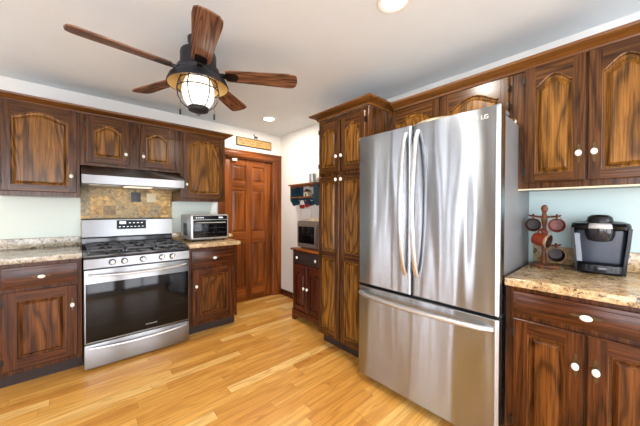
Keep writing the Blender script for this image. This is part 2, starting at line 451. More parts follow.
def ellipsoid(mb, c, rx, ry, rz, m, n=14):
    k = mb.mi(m); r = bmesh.ops.create_uvsphere(mb.bm, u_segments=n, v_segments=8, radius=1.0)
    bmesh.ops.transform(mb.bm, matrix=Matrix.Translation(c) @ Matrix.Diagonal((rx, ry, rz, 1)), verts=r['verts'])
    for f in {f for v in r['verts'] for f in v.link_faces}: f.material_index = k
    return mb
def knob_geo(x, y, z, horiz=False, plate=True, s=1.0):
    b = MB()
    if plate:
        L = [(-.052, 0), (-.040, .006), (-.024, .005), (-.012, .012), (.012, .012), (.024, .005), (.040, .006), (.052, 0)]
        pts = L + [(a, -c) for a, c in L[::-1][1:-1]]
        q = [(x + (a if horiz else c) * s, z + (c if horiz else a) * s) for a, c in pts]
        b.prism(q, y - .003, y, 'old_brass', 'y')
    b.lathe([(.006, 0), (.005, .012), (.008, .016)], 'old_brass', 12, Matrix.Translation((x, y, z)) @ Matrix.Rotation(R(90), 4, 'X'))
    if horiz: ellipsoid(b, (x, y - .022, z), .021 * s, .011, .0135 * s, 'porcelain')
    else: ellipsoid(b, (x, y - .022, z), .0135 * s, .011, .0165 * s, 'porcelain')
    return b

def cabinet(name, label, cat, loc, rz, w, d, h, wd, doors, drawers=(), toe=0.0, group=None, knob_scale=1.0, plate=True, body_extra=None):
    t = thing(name, label, cat, loc, rz, group)
    b = MB(); V, Hh = wd + '_z', wd + '_x'
    b.box(0, w, -d, -0.001, toe, h, V, .002, 1)
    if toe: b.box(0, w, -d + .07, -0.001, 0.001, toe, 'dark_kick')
    if body_extra: body_extra(b)
    b.build('body', t)
    for q in doors:
        x0, x1, z0, z1 = q['box']; dw, dh = x1 - x0, z1 - z0; st = q.get('stile', .062)
        ps = q.get('panels')
        if not ps: ps = [(st, st, dw - st, dh - st - q.get('rise', 0) - q.get('drop', 0), q.get('rise', 0))]
        o = panel_door(MB(), x0, z0, dw, dh, -d - .001, .02, ps, V, Hh, wd + '_panel_z', q.get('rs', .030)).build('door', t, 28)
        kx, kz = q['knob']
        knob_geo(kx, -d - .021, kz, False, plate, knob_scale).build('knob', o)['label'] = 'white porcelain knob on a brass plate'
        hx = x0 if kx > (x0 + x1) / 2 else x1
        for hz in (z0 + .07, z1 - .07):
            MB().box(hx - .007, hx + .007, -d - .0235, -d - .0005, hz - .02, hz + .02, 'bronze', .003).build('hinge', o)
    for q in drawers:
        x0, x1, z0, z1 = q['box']
        b = MB()
        b.box(x0, x1, -d - .014, -d - .001, z0, z1, Hh, .004)
        i = .016
        b.box(x0 + i, x1 - i, -d - .021, -d - .013, z0 + i, z1 - i, Hh, .006)
        o = b.build('drawer', t)
        for kx in q.get('knobs', [(x0 + x1) / 2]):
            knob_geo(kx, -d - .021, (z0 + z1) / 2, q.get('horiz', True), plate, knob_scale).build('knob', o)['label'] = 'white porcelain knob on a brass plate'
    return t

# ---- the door itself
b = MB()
dw = DX1 - DX0 - .044; px = .105; pw = (dw - 3 * px) / 2
def six_panel(mb):
    x0, yf, th = DX0 + .022, 0.075, 0.035
    rows = [(.20, .79), (.95, 1.52), (1.64, 1.85)]
    P = lambda u, v, d: (x0 + u, yf - d, .006 + v)
    h = DZ - .03
    mb.box(x0, x0 + dw, yf - .02, yf, .006, .006 + h, 'cherry_z')
    cols = [(px, px + pw), (2 * px + pw, dw - px)]
    for a0, a1 in ((0, px), (px + pw, 2 * px + pw), (dw - px, dw)):
        mb.box(x0 + a0, x0 + a1, yf - th, yf - .02, .006, .006 + h, 'cherry_z', .003)
    zz = [0] + [q for r in rows for q in r] + [h]
    for z0, z1 in zip(zz[::2], zz[1::2]):
        for a0, a1 in cols: mb.box(x0 + a0 - .001, x0 + a1 + .001, yf - th + .0005, yf - .02, .006 + z0, .006 + z1, 'cherry_x', .003)
    for a0, a1 in cols:
        for z0, z1 in rows:
            o = .035
            A = [(a0, z0), (a1, z0), (a1, z1), (a0, z1)]; B = [(a0 + o, z0 + o), (a1 - o, z0 + o), (a1 - o, z1 - o), (a0 + o, z1 - o)]
            for i in range(4):
                j = (i + 1) % 4
                mb.face([P(*A[i], .0205), P(*A[j], .0205), P(*B[j], .031), P(*B[i], .031)], 'cherry_z')
            mb.face([P(*q, .031) for q in B], 'cherry_z')
six_panel(b); b.box(DX0, DX1, .02, .0995, .0005, .006, 'cherry_x')
dr = struct(b.build('door_1'))
kb = MB().lathe([(.03, 0), (.03, .006), (.012, .01), (.012, .03), (.026, .038), (.03, .05), (.024, .062), (.006, .068)], 'brass', 20, Matrix.Translation((DX0 + .08, .04, .92)) @ Matrix.Rotation(R(90), 4, 'X'))
kb.build('door_knob', dr)
tag(MB().box(-0.752, -0.685, -.0005, .035, 1.905, 1.937, 'white_plastic', .004).build('door_sensor'), 'small white plastic box at the top left corner of the brown door', 'sensor')

# ------------------------------------------------------------------ left run
W_L0, W_R0 = -2.26, -1.477      # range bay
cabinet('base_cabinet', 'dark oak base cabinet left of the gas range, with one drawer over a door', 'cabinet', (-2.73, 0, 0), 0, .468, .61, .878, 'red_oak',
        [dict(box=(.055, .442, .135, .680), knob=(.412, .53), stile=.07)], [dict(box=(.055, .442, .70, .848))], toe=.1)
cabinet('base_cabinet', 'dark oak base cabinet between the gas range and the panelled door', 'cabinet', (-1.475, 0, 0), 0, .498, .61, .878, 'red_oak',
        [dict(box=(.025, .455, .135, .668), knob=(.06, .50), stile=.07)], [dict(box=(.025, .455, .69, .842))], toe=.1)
def counter(name, label, x0, x1, d, bs, m, loc, rz):
    t = thing(name, label, 'countertop', loc, rz)
    MB().box(x0, x1, -d, -0.001, .8785, .919, m, .008, 3).build('slab', t)
    if bs: MB().box(x0, x1, -.022, -0.001, .9192, .919 + bs, m, .003).build('upstand', t)
    return t
counter('granite_countertop', 'speckled granite countertop with upstand left of the gas range', -2.76, -2.258, .652, .085, 'granite', (0, 0, 0), 0)
counter('granite_countertop', 'granite countertop under the toaster oven', -1.49, -.953, .652, .075, 'gold_granite', (0, 0, 0), 0)

cabinet('wall_cabinet', 'large single-door oak wall cabinet at the left edge, above the bare countertop', 'cabinet', (-2.74, 0, 1.361), 0, .474, .328, .735, 'oak',
        [dict(box=(.03, .452, .034, .722), knob=(.42, .17), stile=.05, rise=.05, drop=.012)])
cabinet('wall_cabinet', 'short two-door oak wall cabinet over the range hood', 'cabinet', (-2.2655, 0, 1.636), 0, .788, .328, .46, 'oak',
        [dict(box=(.035, .350, .026, .436), knob=(.32, .125), stile=.058, rise=.055, drop=.008, rs=.024), dict(box=(.425, .735, .026, .436), knob=(.458, .125), stile=.058, rise=.055, drop=.008, rs=.024)])
cabinet('wall_cabinet', 'single-door oak wall cabinet over the toaster oven beside the panelled door', 'cabinet', (-1.477, 0, 1.346), 0, .484, .328, .75, 'oak',
        [dict(box=(.028, .458, .03, .735), knob=(.055, .175), stile=.055, rise=.05, drop=.012)])

CROWN = [(0, 0), (.012, 0), (.016, .012), (.030, .022), (.050, .030), (.058, .036), (.066, .036), (.070, .050), (0, .050)]   # (out, up)
def crown_run(mb, path, m, z):
    """path: list of 2D corner points; profile pushed outward on the left-hand side of travel (mitred)"""
    n = len(path); secs = []
    for i in range(n):
        p = Vector(path[i])
        d0 = (Vector(path[i]) - Vector(path[i - 1])).normalized() if i > 0 else None
        d1 = (Vector(path[i + 1]) - Vector(path[i])).normalized() if i < n - 1 else None
        nn = [Vector((d.y, -d.x)) for d in (d0, d1) if d is not None]
        if len(nn) == 2: o = (nn[0] + nn[1]) / (1 + nn[0].dot(nn[1]))
        else: o = nn[0]
        secs.append([(p.x + o.x * a, p.y + o.y * a, z + c) for a, c in CROWN])
    mb.loft(secs, m)
    return mb
tag(crown_run(MB(), [(-2.75, -.329), (-.992, -.329), (-.992, -.002)], 'crown_oak_x', 2.0775).build('crown_molding'), 'long oak crown molding along the cabinets on the range wall', 'molding')

# backsplash tile behind the range
b = MB(); b.box(-2.2575, -1.4795, -.012, -.001, .88, 1.468, 'stone_tile')
b.box(-1.862, -1.775, -.0135, -.012, 1.335, 1.435, 'slate_tile', .001); b.box(-1.722, -1.635, -.0135, -.012, 1.335, 1.428, 'cream_tile', .001)
tag(b.build('tile_backsplash'), 'mottled tan stone tile backsplash between range and hood', 'backsplash')

# range hood
t = thing('range_hood', 'stainless steel range hood under the short oak wall cabinet', 'range hood', (-2.2575, 0, 1.468))
b = MB(); hw = .778
b.prism([(-.013, .0), (-.013, .166), (-.325, .166), (-.48, .082), (-.49, .075), (-.49, .004), (-.485, .0)][::-1], 0.0, hw, 'steel', 'x'); b.build('shell', t)
MB().box(.30, .52, -.40, -.26, -.006, .0005, 'hood_glow', .002).build('light_panel', t)
MB().box(.05, .27, -.42, -.12, -.004, .0005, 'tin', .001).build('filter', t); MB().box(.54, .74, -.42, -.12, -.004, .0005, 'tin', .001).build('filter', t)

# ------------------------------------------------------------------ gas range
t = thing('gas_range', 'stainless steel gas range with black oven window', 'range', (-2.2535, 0, 0))
RW = .757; FY = -.665
MB().box(0, RW, FY, -.014, .03, .872, 'gasket', .003).build('body', t)
for fx in (.05, RW - .05):
    for fy in (-.6, -.08): MB().lathe([(.018, 0), (.018, .031)], 'matte_black', 12, Matrix.Translation((fx, fy, .0005))).build('foot', t)
o = MB().box(.002, RW - .002, FY - .035, FY - .001, .022, .206, 'steel', .004).build('drawer', t)
def bow(x0, x1, y, z, out, n=14, dip=0.0):
    return [(x0 + (x1 - x0) * i / n, y - out * math.sin(PI * i / n) ** .5, z - dip * math.sin(PI * i / n)) for i in range(n + 1)]
MB().tube(bow(.03, RW - .03, FY - .036, .178, .026, 16, .012), .011, 'handle_steel', 8, flat=.9).build('handle', o)
b = MB(); b.box(.002, RW - .002, FY - .034, FY - .001, .214, .785, 'steel', .004)
d = b.build('oven_door', t)
MB().box(.010, RW - .010, FY - .0375, FY - .0335, .226, .678, 'black_glass', .0015).build('window', d)
MB().tube([(.03, FY - .034, .745)] + bow(.035, RW - .035, FY - .04, .745, .034, 16, .010) + [(RW - .03, FY - .034, .745)], .0125, 'handle_steel', 10, flat=.9).build('handle', d)
text_mesh('lettering', 'FRIGIDAIRE', .017, 'tin', d, Matrix.Translation((.445, FY - .0378, .268)) @ FACE_FRONT)
b = MB(); b.prism([(-.03, .792), (-.6, .792), (-.665, .792), (-.70, .796), (-.695, .868), (-.68, .876), (-.03, .876)][::-1], .0, RW, 'steel', 'x'); cp = b.build('control_panel', t)
for kx in (.175, .255, .385, .527, .612):
    b = MB(); mt = Matrix.Translation((kx, -.699, .834)) @ Matrix.Rotation(R(90), 4, 'X')
    b.lathe([(.0245, 0), (.0245, .005), (.001, .005)], 'gasket', 20, mt); b.lathe([(.020, .004), (.0195, .008), (.0175, .028), (.015, .031), (.001, .031)], 'chrome', 20, mt)
    b.box(kx - .004, kx + .004, -.733, -.725, .818, .850, 'silver', .002)
    b.build('burner_knob', t)
b = MB(); b.box(-.002, RW + .002, -.70, -.10, .8765, .900, 'dark_enamel', .006); b.build('cooktop', t)
for bx_, by_, rr in ((.16, -.26, .04), (.16, -.54, .05), (.38, -.40, .05), (.60, -.26, .04), (.60, -.54, .05)):
    MB().lathe([(rr * 1.3, 0), (rr * 1.25, .006), (rr, .008), (rr, .018), (rr * .9, .022), (.001, .022)], 'cast_iron', 20, Matrix.Translation((bx_, by_, .9003))).build('burner', t)
for g0, g1 in ((.025, .262), (.268, .490), (.496, .733)):
    b = MB(); z0, z1 = .924, .938; w_ = .012
    for yy in (-.66, -.405, -.14): b.box(g0, g1, yy - w_ / 2, yy + w_ / 2, z0, z1, 'cast_iron', .003)
    for xx in (g0 + w_ / 2, (g0 + g1) / 2, g1 - w_ / 2): b.box(xx - w_ / 2, xx + w_ / 2, -.666, -.134, z0, z1, 'cast_iron', .003)
    for yy in (-.53, -.27):
        b.box(g0, g0 + .075, yy - w_ / 2, yy + w_ / 2, z0, z1 + .003, 'cast_iron', .003); b.box(g1 - .075, g1, yy - w_ / 2, yy + w_ / 2, z0, z1 + .003, 'cast_iron', .003)
    for xx in (g0 + .008, g1 - .008):
        for yy in (-.655, -.405, -.145): b.box(xx - .007, xx + .007, yy - .007, yy + .007, .8998, z0 + .004, 'cast_iron', .002)
    b.build('grate', t)
b = MB(); b.box(.002, RW - .002, -.105, -.016, .88, .985, 'dark_enamel', .004)
b.prism([(-.016, .985), (-.095, .985), (-.112, .995), (-.100, 1.155), (-.09, 1.166), (-.016, 1.166)][::-1], .0, RW, 'steel', 'x')
bg = b.build('backguard', t)
o = MB().prism([(-.1115, 1.062), (-.112, 1.062), (-.105, 1.148), (-.098, 1.148)][::-1], .262, .508, 'display_black', 'x').build('display', bg)
def marks(parent, boxes):
    for q in boxes: MB().box(*q, 'display_glow').build('button_mark', parent)
marks(bg, [(.285 + k * .018, .300 + k * .018, -.1095, -.1055, 1.112, 1.136) for k in range(3)] + [(.36 + k * .034, .377 + k * .034, -.1095, -.1055, 1.118, 1.124) for k in range(4)]
      + [(.278 + k * .032, .294 + k * .032, -.1118, -.107, 1.082, 1.087) for k in range(7)])

# ------------------------------------------------------------------ toaster oven
t = thing('toaster_oven', 'silver toaster oven with black glass front on the countertop right of the range', 'toaster oven', (-1.412, -.10, .9192), R(0))
tw, td, th_ = .405, .365, .285
b = MB(); b.box(0, tw, -td, 0, .018, th_, 'tin', .022, 4); b.build('body', t)
for fx in (.04, tw - .04):
    for fy in (-.05, -td + .05): MB().lathe([(.014, 0), (.016, .021)], 'matte_black', 12, Matrix.Translation((fx, fy, .0003))).build('foot', t)
MB().box(.02, tw - .02, -td - .004, -td + .004, .232, th_ - .012, 'black_plastic', .004).build('control_strip', t)
marks(t, [(.05 + k * .022, .062 + k * .022, -td - .0055, -td - .003, .248, .254) for k in range(4)] + [(.29, .335, -td - .0055, -td - .003, .246, .258)])
d = MB().box(.022, tw - .022, -td - .010, -td + .003, .04, .226, 'black_glass', .006).build('oven_door', t)
MB().tube([(.05, -td - .009, .196), (.05, -td - .03, .199), (tw - .05, -td - .03, .199), (tw - .05, -td - .009, .196)], .006, 'handle_steel', 8).build('handle', d)
for k in range(2): MB().box(.035, tw - .035, -td - .0108, -td - .0095, .09 + k * .05, .093 + k * .05, 'gasket').build('rack', d)
MB().box(-.003, .003, -.25, -.12, .06, .19, 'black_plastic', .0025).build('side_vent', t)

# ------------------------------------------------------------------ pantry
t = cabinet('pantry_cabinet', 'tall oak pantry cabinet with four doors beside the refrigerator', 'cabinet', (0, -1.516, 0), R(-90), .585, .586, 2.085, 'oak',
    [dict(box=(.022, .284, 1.59, 2.045), knob=(.262, 1.72), stile=.05, rise=.045, drop=.008, rs=.024), dict(box=(.300, .562, 1.59, 2.045), knob=(.322, 1.72), stile=.05, rise=.045, drop=.008, rs=.024),
     dict(box=(.022, .284, .12, 1.56), knob=(.262, 1.54 - .02), panels=[(.05, .06, .212, .70, 0), (.05, .77, .212, 1.385, 0)], rs=.024),
     dict(box=(.300, .562, .12, 1.56), knob=(.322, 1.52), panels=[(.05, .06, .212, .70, 0), (.05, .77, .212, 1.385, 0)], rs=.024)], toe=.1, plate=False, knob_scale=.95)
crown_run(MB(), [(0.001, -.002), (0.001, -.588), (.584, -.588), (.584, -.003)], 'crown_oak_x', 2.0852).build('crown', t)

# ------------------------------------------------------------------ refrigerator
t = thing('refrigerator', 'large stainless french-door refrigerator', 'refrigerator', (0, -2.124, 0), R(-90))
FWd = .913
MB().box(.004, FWd - .016, -.655, -.03, .03, 1.770, 'fridge_side', .006).build('body', t)
MB().box(.01, FWd - .01, -.66, -.06, .004, .031, 'matte_black').build('base', t)
def fridge_front(x0, x1, z0, z1):
    b = MB(); y0, y1 = -.664, -.737; r = .022; n = 5
    pts = [(x1, y0), (x0, y0)]
    for i in range(n + 1):
        a = PI + (PI / 2) * i / n; pts.append((x0 + r + r * math.cos(a), y1 + r + r * math.sin(a)))
    for i in range(n + 1):
        a = 1.5 * PI + (PI / 2) * i / n; pts.append((x1 - r + r * math.cos(a), y1 + r + r * math.sin(a)))
    def ins(p, o): return [(min(max(x, x0 + o), x1 - o), min(max(y, y1 + o), y0)) for x, y in p]
    secs = [[(x, y, z0) for x, y in ins(pts, .004)], [(x, y, z0 + .004) for x, y in pts], [(x, y, z1 - .004) for x, y in pts], [(x, y, z1) for x, y in ins(pts, .004)]]
    b.loft(secs, 'fridge_steel'); return b
mid = FWd / 2 - .024
dl = fridge_front(0, mid - .003, .722, 1.79).build('door', t, 20)
dr_ = fridge_front(mid + .003, FWd, .722, 1.79).build('door', t, 20)
fz = fridge_front(0, FWd, .055, .704).build('freezer_drawer', t, 20)
MB().box(.02, FWd - .02, -.668, -.654, .04, 1.775, 'gasket').build('gasket', t)
def vhandle(x):
    n = 18; P = [(x, -.738 - .068 * math.sin(PI * i / n) ** .55, .845 + (1.745 - .845) * i / n) for i in range(n + 1)]
    return MB().tube(P, .0145, 'handle_steel', 10, flat=.8)
vhandle(mid - .040).build('handle', dl); vhandle(mid + .040).build('handle', dr_)
n = 18; P = [(.03 + (FWd - .06) * i / n, -.738 - .062 * math.sin(PI * i / n) ** .5, .655) for i in range(n + 1)]
MB().tube(P, .019, 'handle_steel', 10, flat=.8).build('handle', fz)
b = MB(); mt = Matrix.Translation((FWd - .118, -.7375, 1.738)) @ Matrix.Rotation(R(90), 4, 'X')
b.lathe([(.0155, 0), (.0155, .0012)], 'fridge_side', 24, mt); b.lathe([(.0145, .0012), (.0145, .0014), (.0115, .0014), (.0115, .0012)], 'white_plastic', 24, mt, caps=False)
b.box(FWd - .1195, FWd - .1165, -.7393, -.7385, 1.733, 1.7445, 'white_plastic'); b.box(FWd - .1195, FWd - .111, -.7393, -.7385, 1.732, 1.735, 'white_plastic')
b.build('emblem', t); text_mesh('lettering', 'LG', .030, 'white_plastic', t, Matrix.Translation((FWd - .074, -.7378, 1.738)) @ FACE_FRONT)
for hx in (.05, FWd - .05): MB().box(hx - .04, hx + .04, -.70, -.55, 1.7705, 1.789, 'fridge_side', .005).build('hinge_cover', t)
# things on top of the refrigerator
b = MB(); b.lathe([(.13, 0), (.155, .02), (.165, .075), (.170, .078), (.165, .080), (.15, .03), (.12, .012), (.001, .012)], 'wicker', 36, Matrix.Diagonal((.95, 1.0, 1, 1)), caps=True)
o = b.build('basket'); o.location = (-.44, -2.60, 1.7705); tag(o, 'shallow cream basket lying on top of the refrigerator', 'basket')
b = MB(); P = []
for k in range(13):
    a = k / 12; q = Vector((-.40 + .27 * a, -3.006 + .003 * math.sin(5 * a), 1.7705 + .0155 + .001 * math.sin(11 * a))); P.append(q)
b.tube(P, .0015, 'cream', 5)
for k, q in enumerate(P): ellipsoid(b, q, .0135, .0135, .0135, 'porcelain' if k % 3 else 'old_brass', 10)
tag(b.build('bead_garland'), 'string of cream beads along the right rear edge of the refrigerator top', 'garland')

# ------------------------------------------------------------------ right wall cabinets
cabinet('wall_cabinet', 'short two-door oak wall cabinet above the refrigerator', 'cabinet', (0, -2.103, 1.81), R(-90), .887, .328, .274, 'oak',
        [dict(box=(.045, .444, .012, .262), knob=(.42, .04), stile=.05, rise=.06, drop=.006, rs=.024), dict(box=(.464, .868, .012, .262), knob=(.49, .04), stile=.05, rise=.06, drop=.006, rs=.024)])
cabinet('wall_cabinet', 'tall two-door oak wall cabinet above the coffee maker', 'cabinet', (0, -2.991, 1.385), R(-90), .66, .328, .71, 'oak',
        [dict(box=(.062, .321, .032, .694), knob=(.296, .172), stile=.05, rise=.055, drop=.012), dict(box=(.329, .590, .032, .694), knob=(.354, .172), stile=.05, rise=.055, drop=.012)],
        body_extra=lambda b: b.box(.03, .655, -.326, -.30, -.008, .001, 'cream'))
tag(crown_run(MB(), [(-.329, -2.165), (-.329, -3.66)], 'crown_oak_y', 2.0775).build('crown_molding'), 'oak crown molding above the cabinets over refrigerator and coffee maker', 'molding')

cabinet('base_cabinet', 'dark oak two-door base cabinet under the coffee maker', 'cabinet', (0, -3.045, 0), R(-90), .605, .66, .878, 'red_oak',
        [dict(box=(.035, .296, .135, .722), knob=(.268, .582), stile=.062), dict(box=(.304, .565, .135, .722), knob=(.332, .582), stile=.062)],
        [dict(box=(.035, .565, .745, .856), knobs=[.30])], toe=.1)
counter('granite_countertop', 'golden granite countertop under the coffee maker and mugs', .0, .605, .687, .108, 'gold_granite', (0, -3.044, 0), R(-90))

# ------------------------------------------------------------------ microwave cart
t = thing('microwave_cabinet', 'small dark red-brown cabinet holding the microwave', 'cabinet', (0, -.885, 0), R(-90))
cw, cd, ch_ = .545, .42, .80
b = MB(); b.box(0, cw, -cd, -.02, .12, ch_, 'mahogany_z', .003)
for x0, x1 in ((0, .03), (cw - .03, cw)): b.box(x0, x1, -cd + .0, -.02, .0005, .122, 'mahogany_z', .002)
pts = [(.0, .12), (.0, .001), (.05, .001), (.07, .03), (.11, .05), (.16, .058), (.2, .072), (cw / 2, .078), (cw - .2, .072), (cw - .16, .058), (cw - .11, .05), (cw - .07, .03), (cw - .05, .001), (cw, .001), (cw, .12)]
b.prism(pts, -cd - .012, -cd + .004, 'mahogany_x', 'y')
b.build('body', t)
MB().box(-.02, cw + .02, -cd - .025, -.015, ch_, .822, 'cherry_x', .005).build('top', t)
o = MB().box(.03, cw - .03, -cd - .012, -cd - .001, .655, .785, 'dark_kick', .004).build('drawer', t)
for kx in (.115, .43): knob_geo(kx, -cd - .012, .722, False, False, 1.0).build('knob', o)
for x0, x1, kx in ((.03, cw / 2 - .004, cw / 2 - .03), (cw / 2 + .004, cw - .03, cw / 2 + .03)):
    d = panel_door(MB(), x0, .135, x1 - x0, .505, -cd - .001, .018, [(.045, .05, x1 - x0 - .045, .415, .03)], 'mahogany_z', 'mahogany_x', 'mahogany_z', .025).build('door', t, 28)
    knob_geo(kx, -cd - .019, .40, False, False, 1.0).build('knob', d)
t = thing('microwave', 'taupe microwave oven standing on the small dark cabinet', 'microwave', (-.03, -.91, .8223), R(-90))
mw, md, mh = .47, .345, .31
MB().box(0, mw, -md, 0, .012, mh, 'taupe_plastic', .01, 3).build('body', t)
for fx in (.04, mw - .04):
    for fy in (-.05, -md + .05): MB().lathe([(.014, 0), (.016, .014)], 'matte_black', 12, Matrix.Translation((fx, fy, .0003))).build('foot', t)
d = MB().box(.012, .36, -md - .012, -md - .0005, .03, mh - .03, 'taupe_plastic', .005).build('door', t)
MB().box(.035, .335, -md - .0145, -md - .0115, .06, mh - .06, 'black_glass', .002).build('window', d)
MB().tube([(.352, -md - .011, .05), (.352, -md - .035, .07), (.352, -md - .035, mh - .07), (.352, -md - .011, mh - .05)], .008, 'taupe_plastic', 8).build('handle', d)
MB().box(.372, mw - .01, -md - .008, -md - .0005, .03, mh - .03, 'taupe_plastic', .004).build('control_panel', t)
tag(MB().prism([(.0, .0), (.27, .0), (.30, .012), (.28, .026), (.2, .036), (.08, .036), (.012, .02)], -.26, .0, 'wicker', 'y').build('folded_towel'), 'folded beige cloth lying on top of the microwave', 'towel')
o = bpy.data.objects['folded_towel']; o.location = (-.07, -1.04, 1.1327); o.rotation_euler = (0, 0, R(-90))

# ------------------------------------------------------------------ wall shelf and what is on it
t = thing('wall_shelf', 'teal wall shelf with brown boards on the white wall left of the pantry', 'shelf', (0, -.455, 1.31), R(-90))
sw_, sd_ = .49, .15
for x0 in (0, sw_ - .018):
    q = [(-.001, .02), (-.10, .0), (-sd_ + .03, .03), (-sd_, .07), (-sd_, .262), (-.001, .262)]
    MB().prism(q[::-1], x0, x0 + .018, 'teal_paint', 'x').build('side_panel', t)
MB().box(-.025, sw_ + .03, -sd_ - .015, -.001, .2622, .282, 'shelf_wood', .004).build('top_board', t)
MB().box(.0185, sw_ - .0185, -sd_ + .005, -.001, .102, .118, 'shelf_wood', .002).build('shelf_board', t)
MB().prism([(.0185, .2615), (.0185, .235), (.06, .225), (.12, .24), (.37, .24), (.43, .225), (.4715, .235), (.4715, .2615)], -sd_ + .002, -sd_ + .014, 'shelf_wood', 'y').build('valance', t)
pts = [(.0185, .1015), (.0185, .03), (.06, .018), (.11, .03), (.17, .012), (.245, .0), (.32, .012), (.38, .03), (.43, .018), (.4715, .03), (.4715, .1015)]
MB().prism(pts, -.014, -.001, 'teal_paint', 'y').build('apron', t)
MB().box(.0185, .10, -.010, -.001, .118, .2615, 'teal_paint').build('back_panel', t)
for k in range(4):
    x = .07 + k * .117; MB().tube([(x, -.0135, .07), (x, -.04, .066), (x, -.046, .078)], .004, 'porcelain', 6).build('peg', t)
b = MB().lathe([(.042, 0), (.044, .004), (.044, .092), (.046, .094), (.046, .115), (.042, .12), (.001, .12)], 'tin', 28)
o = b.build('canister'); o.location = (-.075, -.83, 1.5925); tag(o, 'grey metal canister on top of the teal wall shelf', 'canister')
b = MB(); b.box(-.035, .035, -.025, .025, 0, .06, 'cream', .003); b.prism([(-.042, .06), (.042, .06), (0, .095)], -.03, .03, 'shelf_wood', 'y'); b.box(-.01, .01, -.027, -.0249, .0, .035, 'sign_dark')
o = b.build('figurine'); o.location = (-.075, -.72, 1.4285); o.rotation_euler = (0, 0, R(-90)); tag(o, 'small house-shaped figurine standing inside the teal wall shelf', 'figurine')
b = MB().lathe([(.02, 0), (.026, .012), (.024, .028), (.012, .034), (.001, .034)], 'brown_glaze', 20)
o = b.build('trinket_pot'); o.location = (-.075, -.86, 1.4285); tag(o, 'tiny dark pot inside the teal wall shelf at its right end', 'pot')
def hang_cloth(name, label, cat, y, z1, wdt, L, m, m2, x0=-.05):
    b = MB(); n = 8; 
    for j, (za, zb, mm) in enumerate(((z1, z1 - L * .55, m), (z1 - L * .55, z1 - L, m2))):
        fr = []; 
        for zz, ww in ((za, wdt * (.5 if j == 0 else 1.0)), ((za + zb) / 2, wdt * (.85 if j == 0 else 1.0)), (zb, wdt * (1.0 if j == 0 else .7))):
            fr.append([(x0 + .008 * math.cos(2 * PI * i / n * 1) , y + ww / 2 * math.sin(2 * PI * i / n), zz + (.004 * math.sin(3 * i))) for i in range(n)])
        b.loft(fr, mm)
    return tag(b.build(name), label, cat)
hang_cloth('pot_holder', 'white and red cloth pot holder hanging under the teal shelf', 'pot holder', -.585, 1.385, .11, .11, 'white_cloth', 'red_cloth')
hang_cloth('pot_holder', 'dark blue and red cloth pot holder hanging from the teal shelf', 'pot holder', -.69, 1.385, .08, .09, 'navy_cloth', 'red_cloth')
tag(MB().box(-.005, -.0008, -.70, -.53, 1.13, 1.27, 'paper', .001).build('paper_note'), 'white paper sheet on the wall under the teal shelf', 'paper')

# ------------------------------------------------------------------ sign over the door
t = thing('wall_sign', 'long tan wooden sign with dark border above the panelled door', 'sign', (-.704, 0, 2.113))
b = MB(); L, hh = .535, .118
b.box(0, L, -.014, -.001, 0, hh, 'sign_dark', .002); b.box(.012, L - .012, -.018, -.013, .012, hh - .012, 'sign_tan', .002); b.build('board', t)
b = MB(); rr = random.Random(3)
for row_ in range(2):
    x = .04 + .02 * row_
    for word in ((3, 5, 2, 5) if row_ == 0 else (4, 6, 4)):
        for k in range(word):
            b.box(x, x + .004, -.0192, -.0178, .066 - row_ * .034, .088 - row_ * .034, 'sign_dark')
            b.box(x, x + .011, -.0192, -.0178, (.066 if rr.random() < .5 else .076) - row_ * .034, (.070 if rr.random() < .5 else .080) - row_ * .034, 'sign_dark'); x += .0185
        x += .022
o = b.build('faded_lettering', t)
# little animal figure standing on the sign
b = MB()
ellipsoid(b, (0, 0, .046), .034, .013, .016, 'sign_dark'); b.tube([(.026, 0, .05), (.040, 0, .072)], [.010, .007], 'sign_dark', 8); ellipsoid(b, (.047, 0, .075), .014, .007, .008, 'sign_dark')
b.tube([(-.030, 0, .05), (-.044, 0, .058)], [.005, .002], 'sign_dark', 6); b.tube([(.038, .004, .08), (.034, .012, .095)], .003, 'sign_dark', 5); b.tube([(.038, -.004, .08), (.034, -.012, .095)], .003, 'sign_dark', 5)
for lx in (-.022, .022):
    for ly in (-.007, .007): b.tube([(lx, ly, .042), (lx, ly, 0)], [.006, .0045], 'sign_dark', 6)
o = b.build('animal_figurine'); o.location = (-.415, -.011, 2.2313); o.rotation_euler = (0, 0, PI); o.scale = (.72, .72, .72); tag(o, 'small dark animal figurine standing on top of the wooden sign', 'figurine')

# ------------------------------------------------------------------ ceiling fan
FX, FYc = -1.7075, -1.602; HL = H - .024
t = thing('ceiling_fan', 'dark bronze ceiling fan with five wooden blades and caged lantern light', 'ceiling fan', (FX, FYc, .024))
MB().lathe([(.064, HL - .0008), (.062, HL - .03), (.050, HL - .055), (.030, HL - .068), (.001, HL - .068)], 'fan_bronze', 28).build('canopy', t)
MB().lathe([(.014, HL - .065), (.014, 2.24)], 'fan_bronze', 16).build('downrod', t)
MB().lathe([(.02, 2.252), (.085, 2.245), (.104, 2.238), (.108, 2.225), (.108, 2.165), (.104, 2.15), (.10, 2.145), (.125, 2.138), (.13, 2.115), (.12, 2.10), (.001, 2.10)], 'fan_bronze', 36).build('motor_housing', t)
MB().lathe([(.10, 2.1), (.14, 2.092), (.17, 2.068), (.184, 2.034), (.184, 2.026), (.179, 2.026)], 'fan_bronze', 40, caps=False).build('shade', t)
MB().lathe([(.178, 2.0265), (.165, 2.06), (.136, 2.083), (.09, 2.088), (.06, 2.088)], 'brass', 40, caps=False).build('reflector', t)
MB().lathe([(.06, 2.086), (.078, 2.06), (.094, 2.02), (.097, 1.98), (.085, 1.93), (.060, 1.893), (.001, 1.893)], 'lamp_globe', 32).build('globe', t)
b = MB()
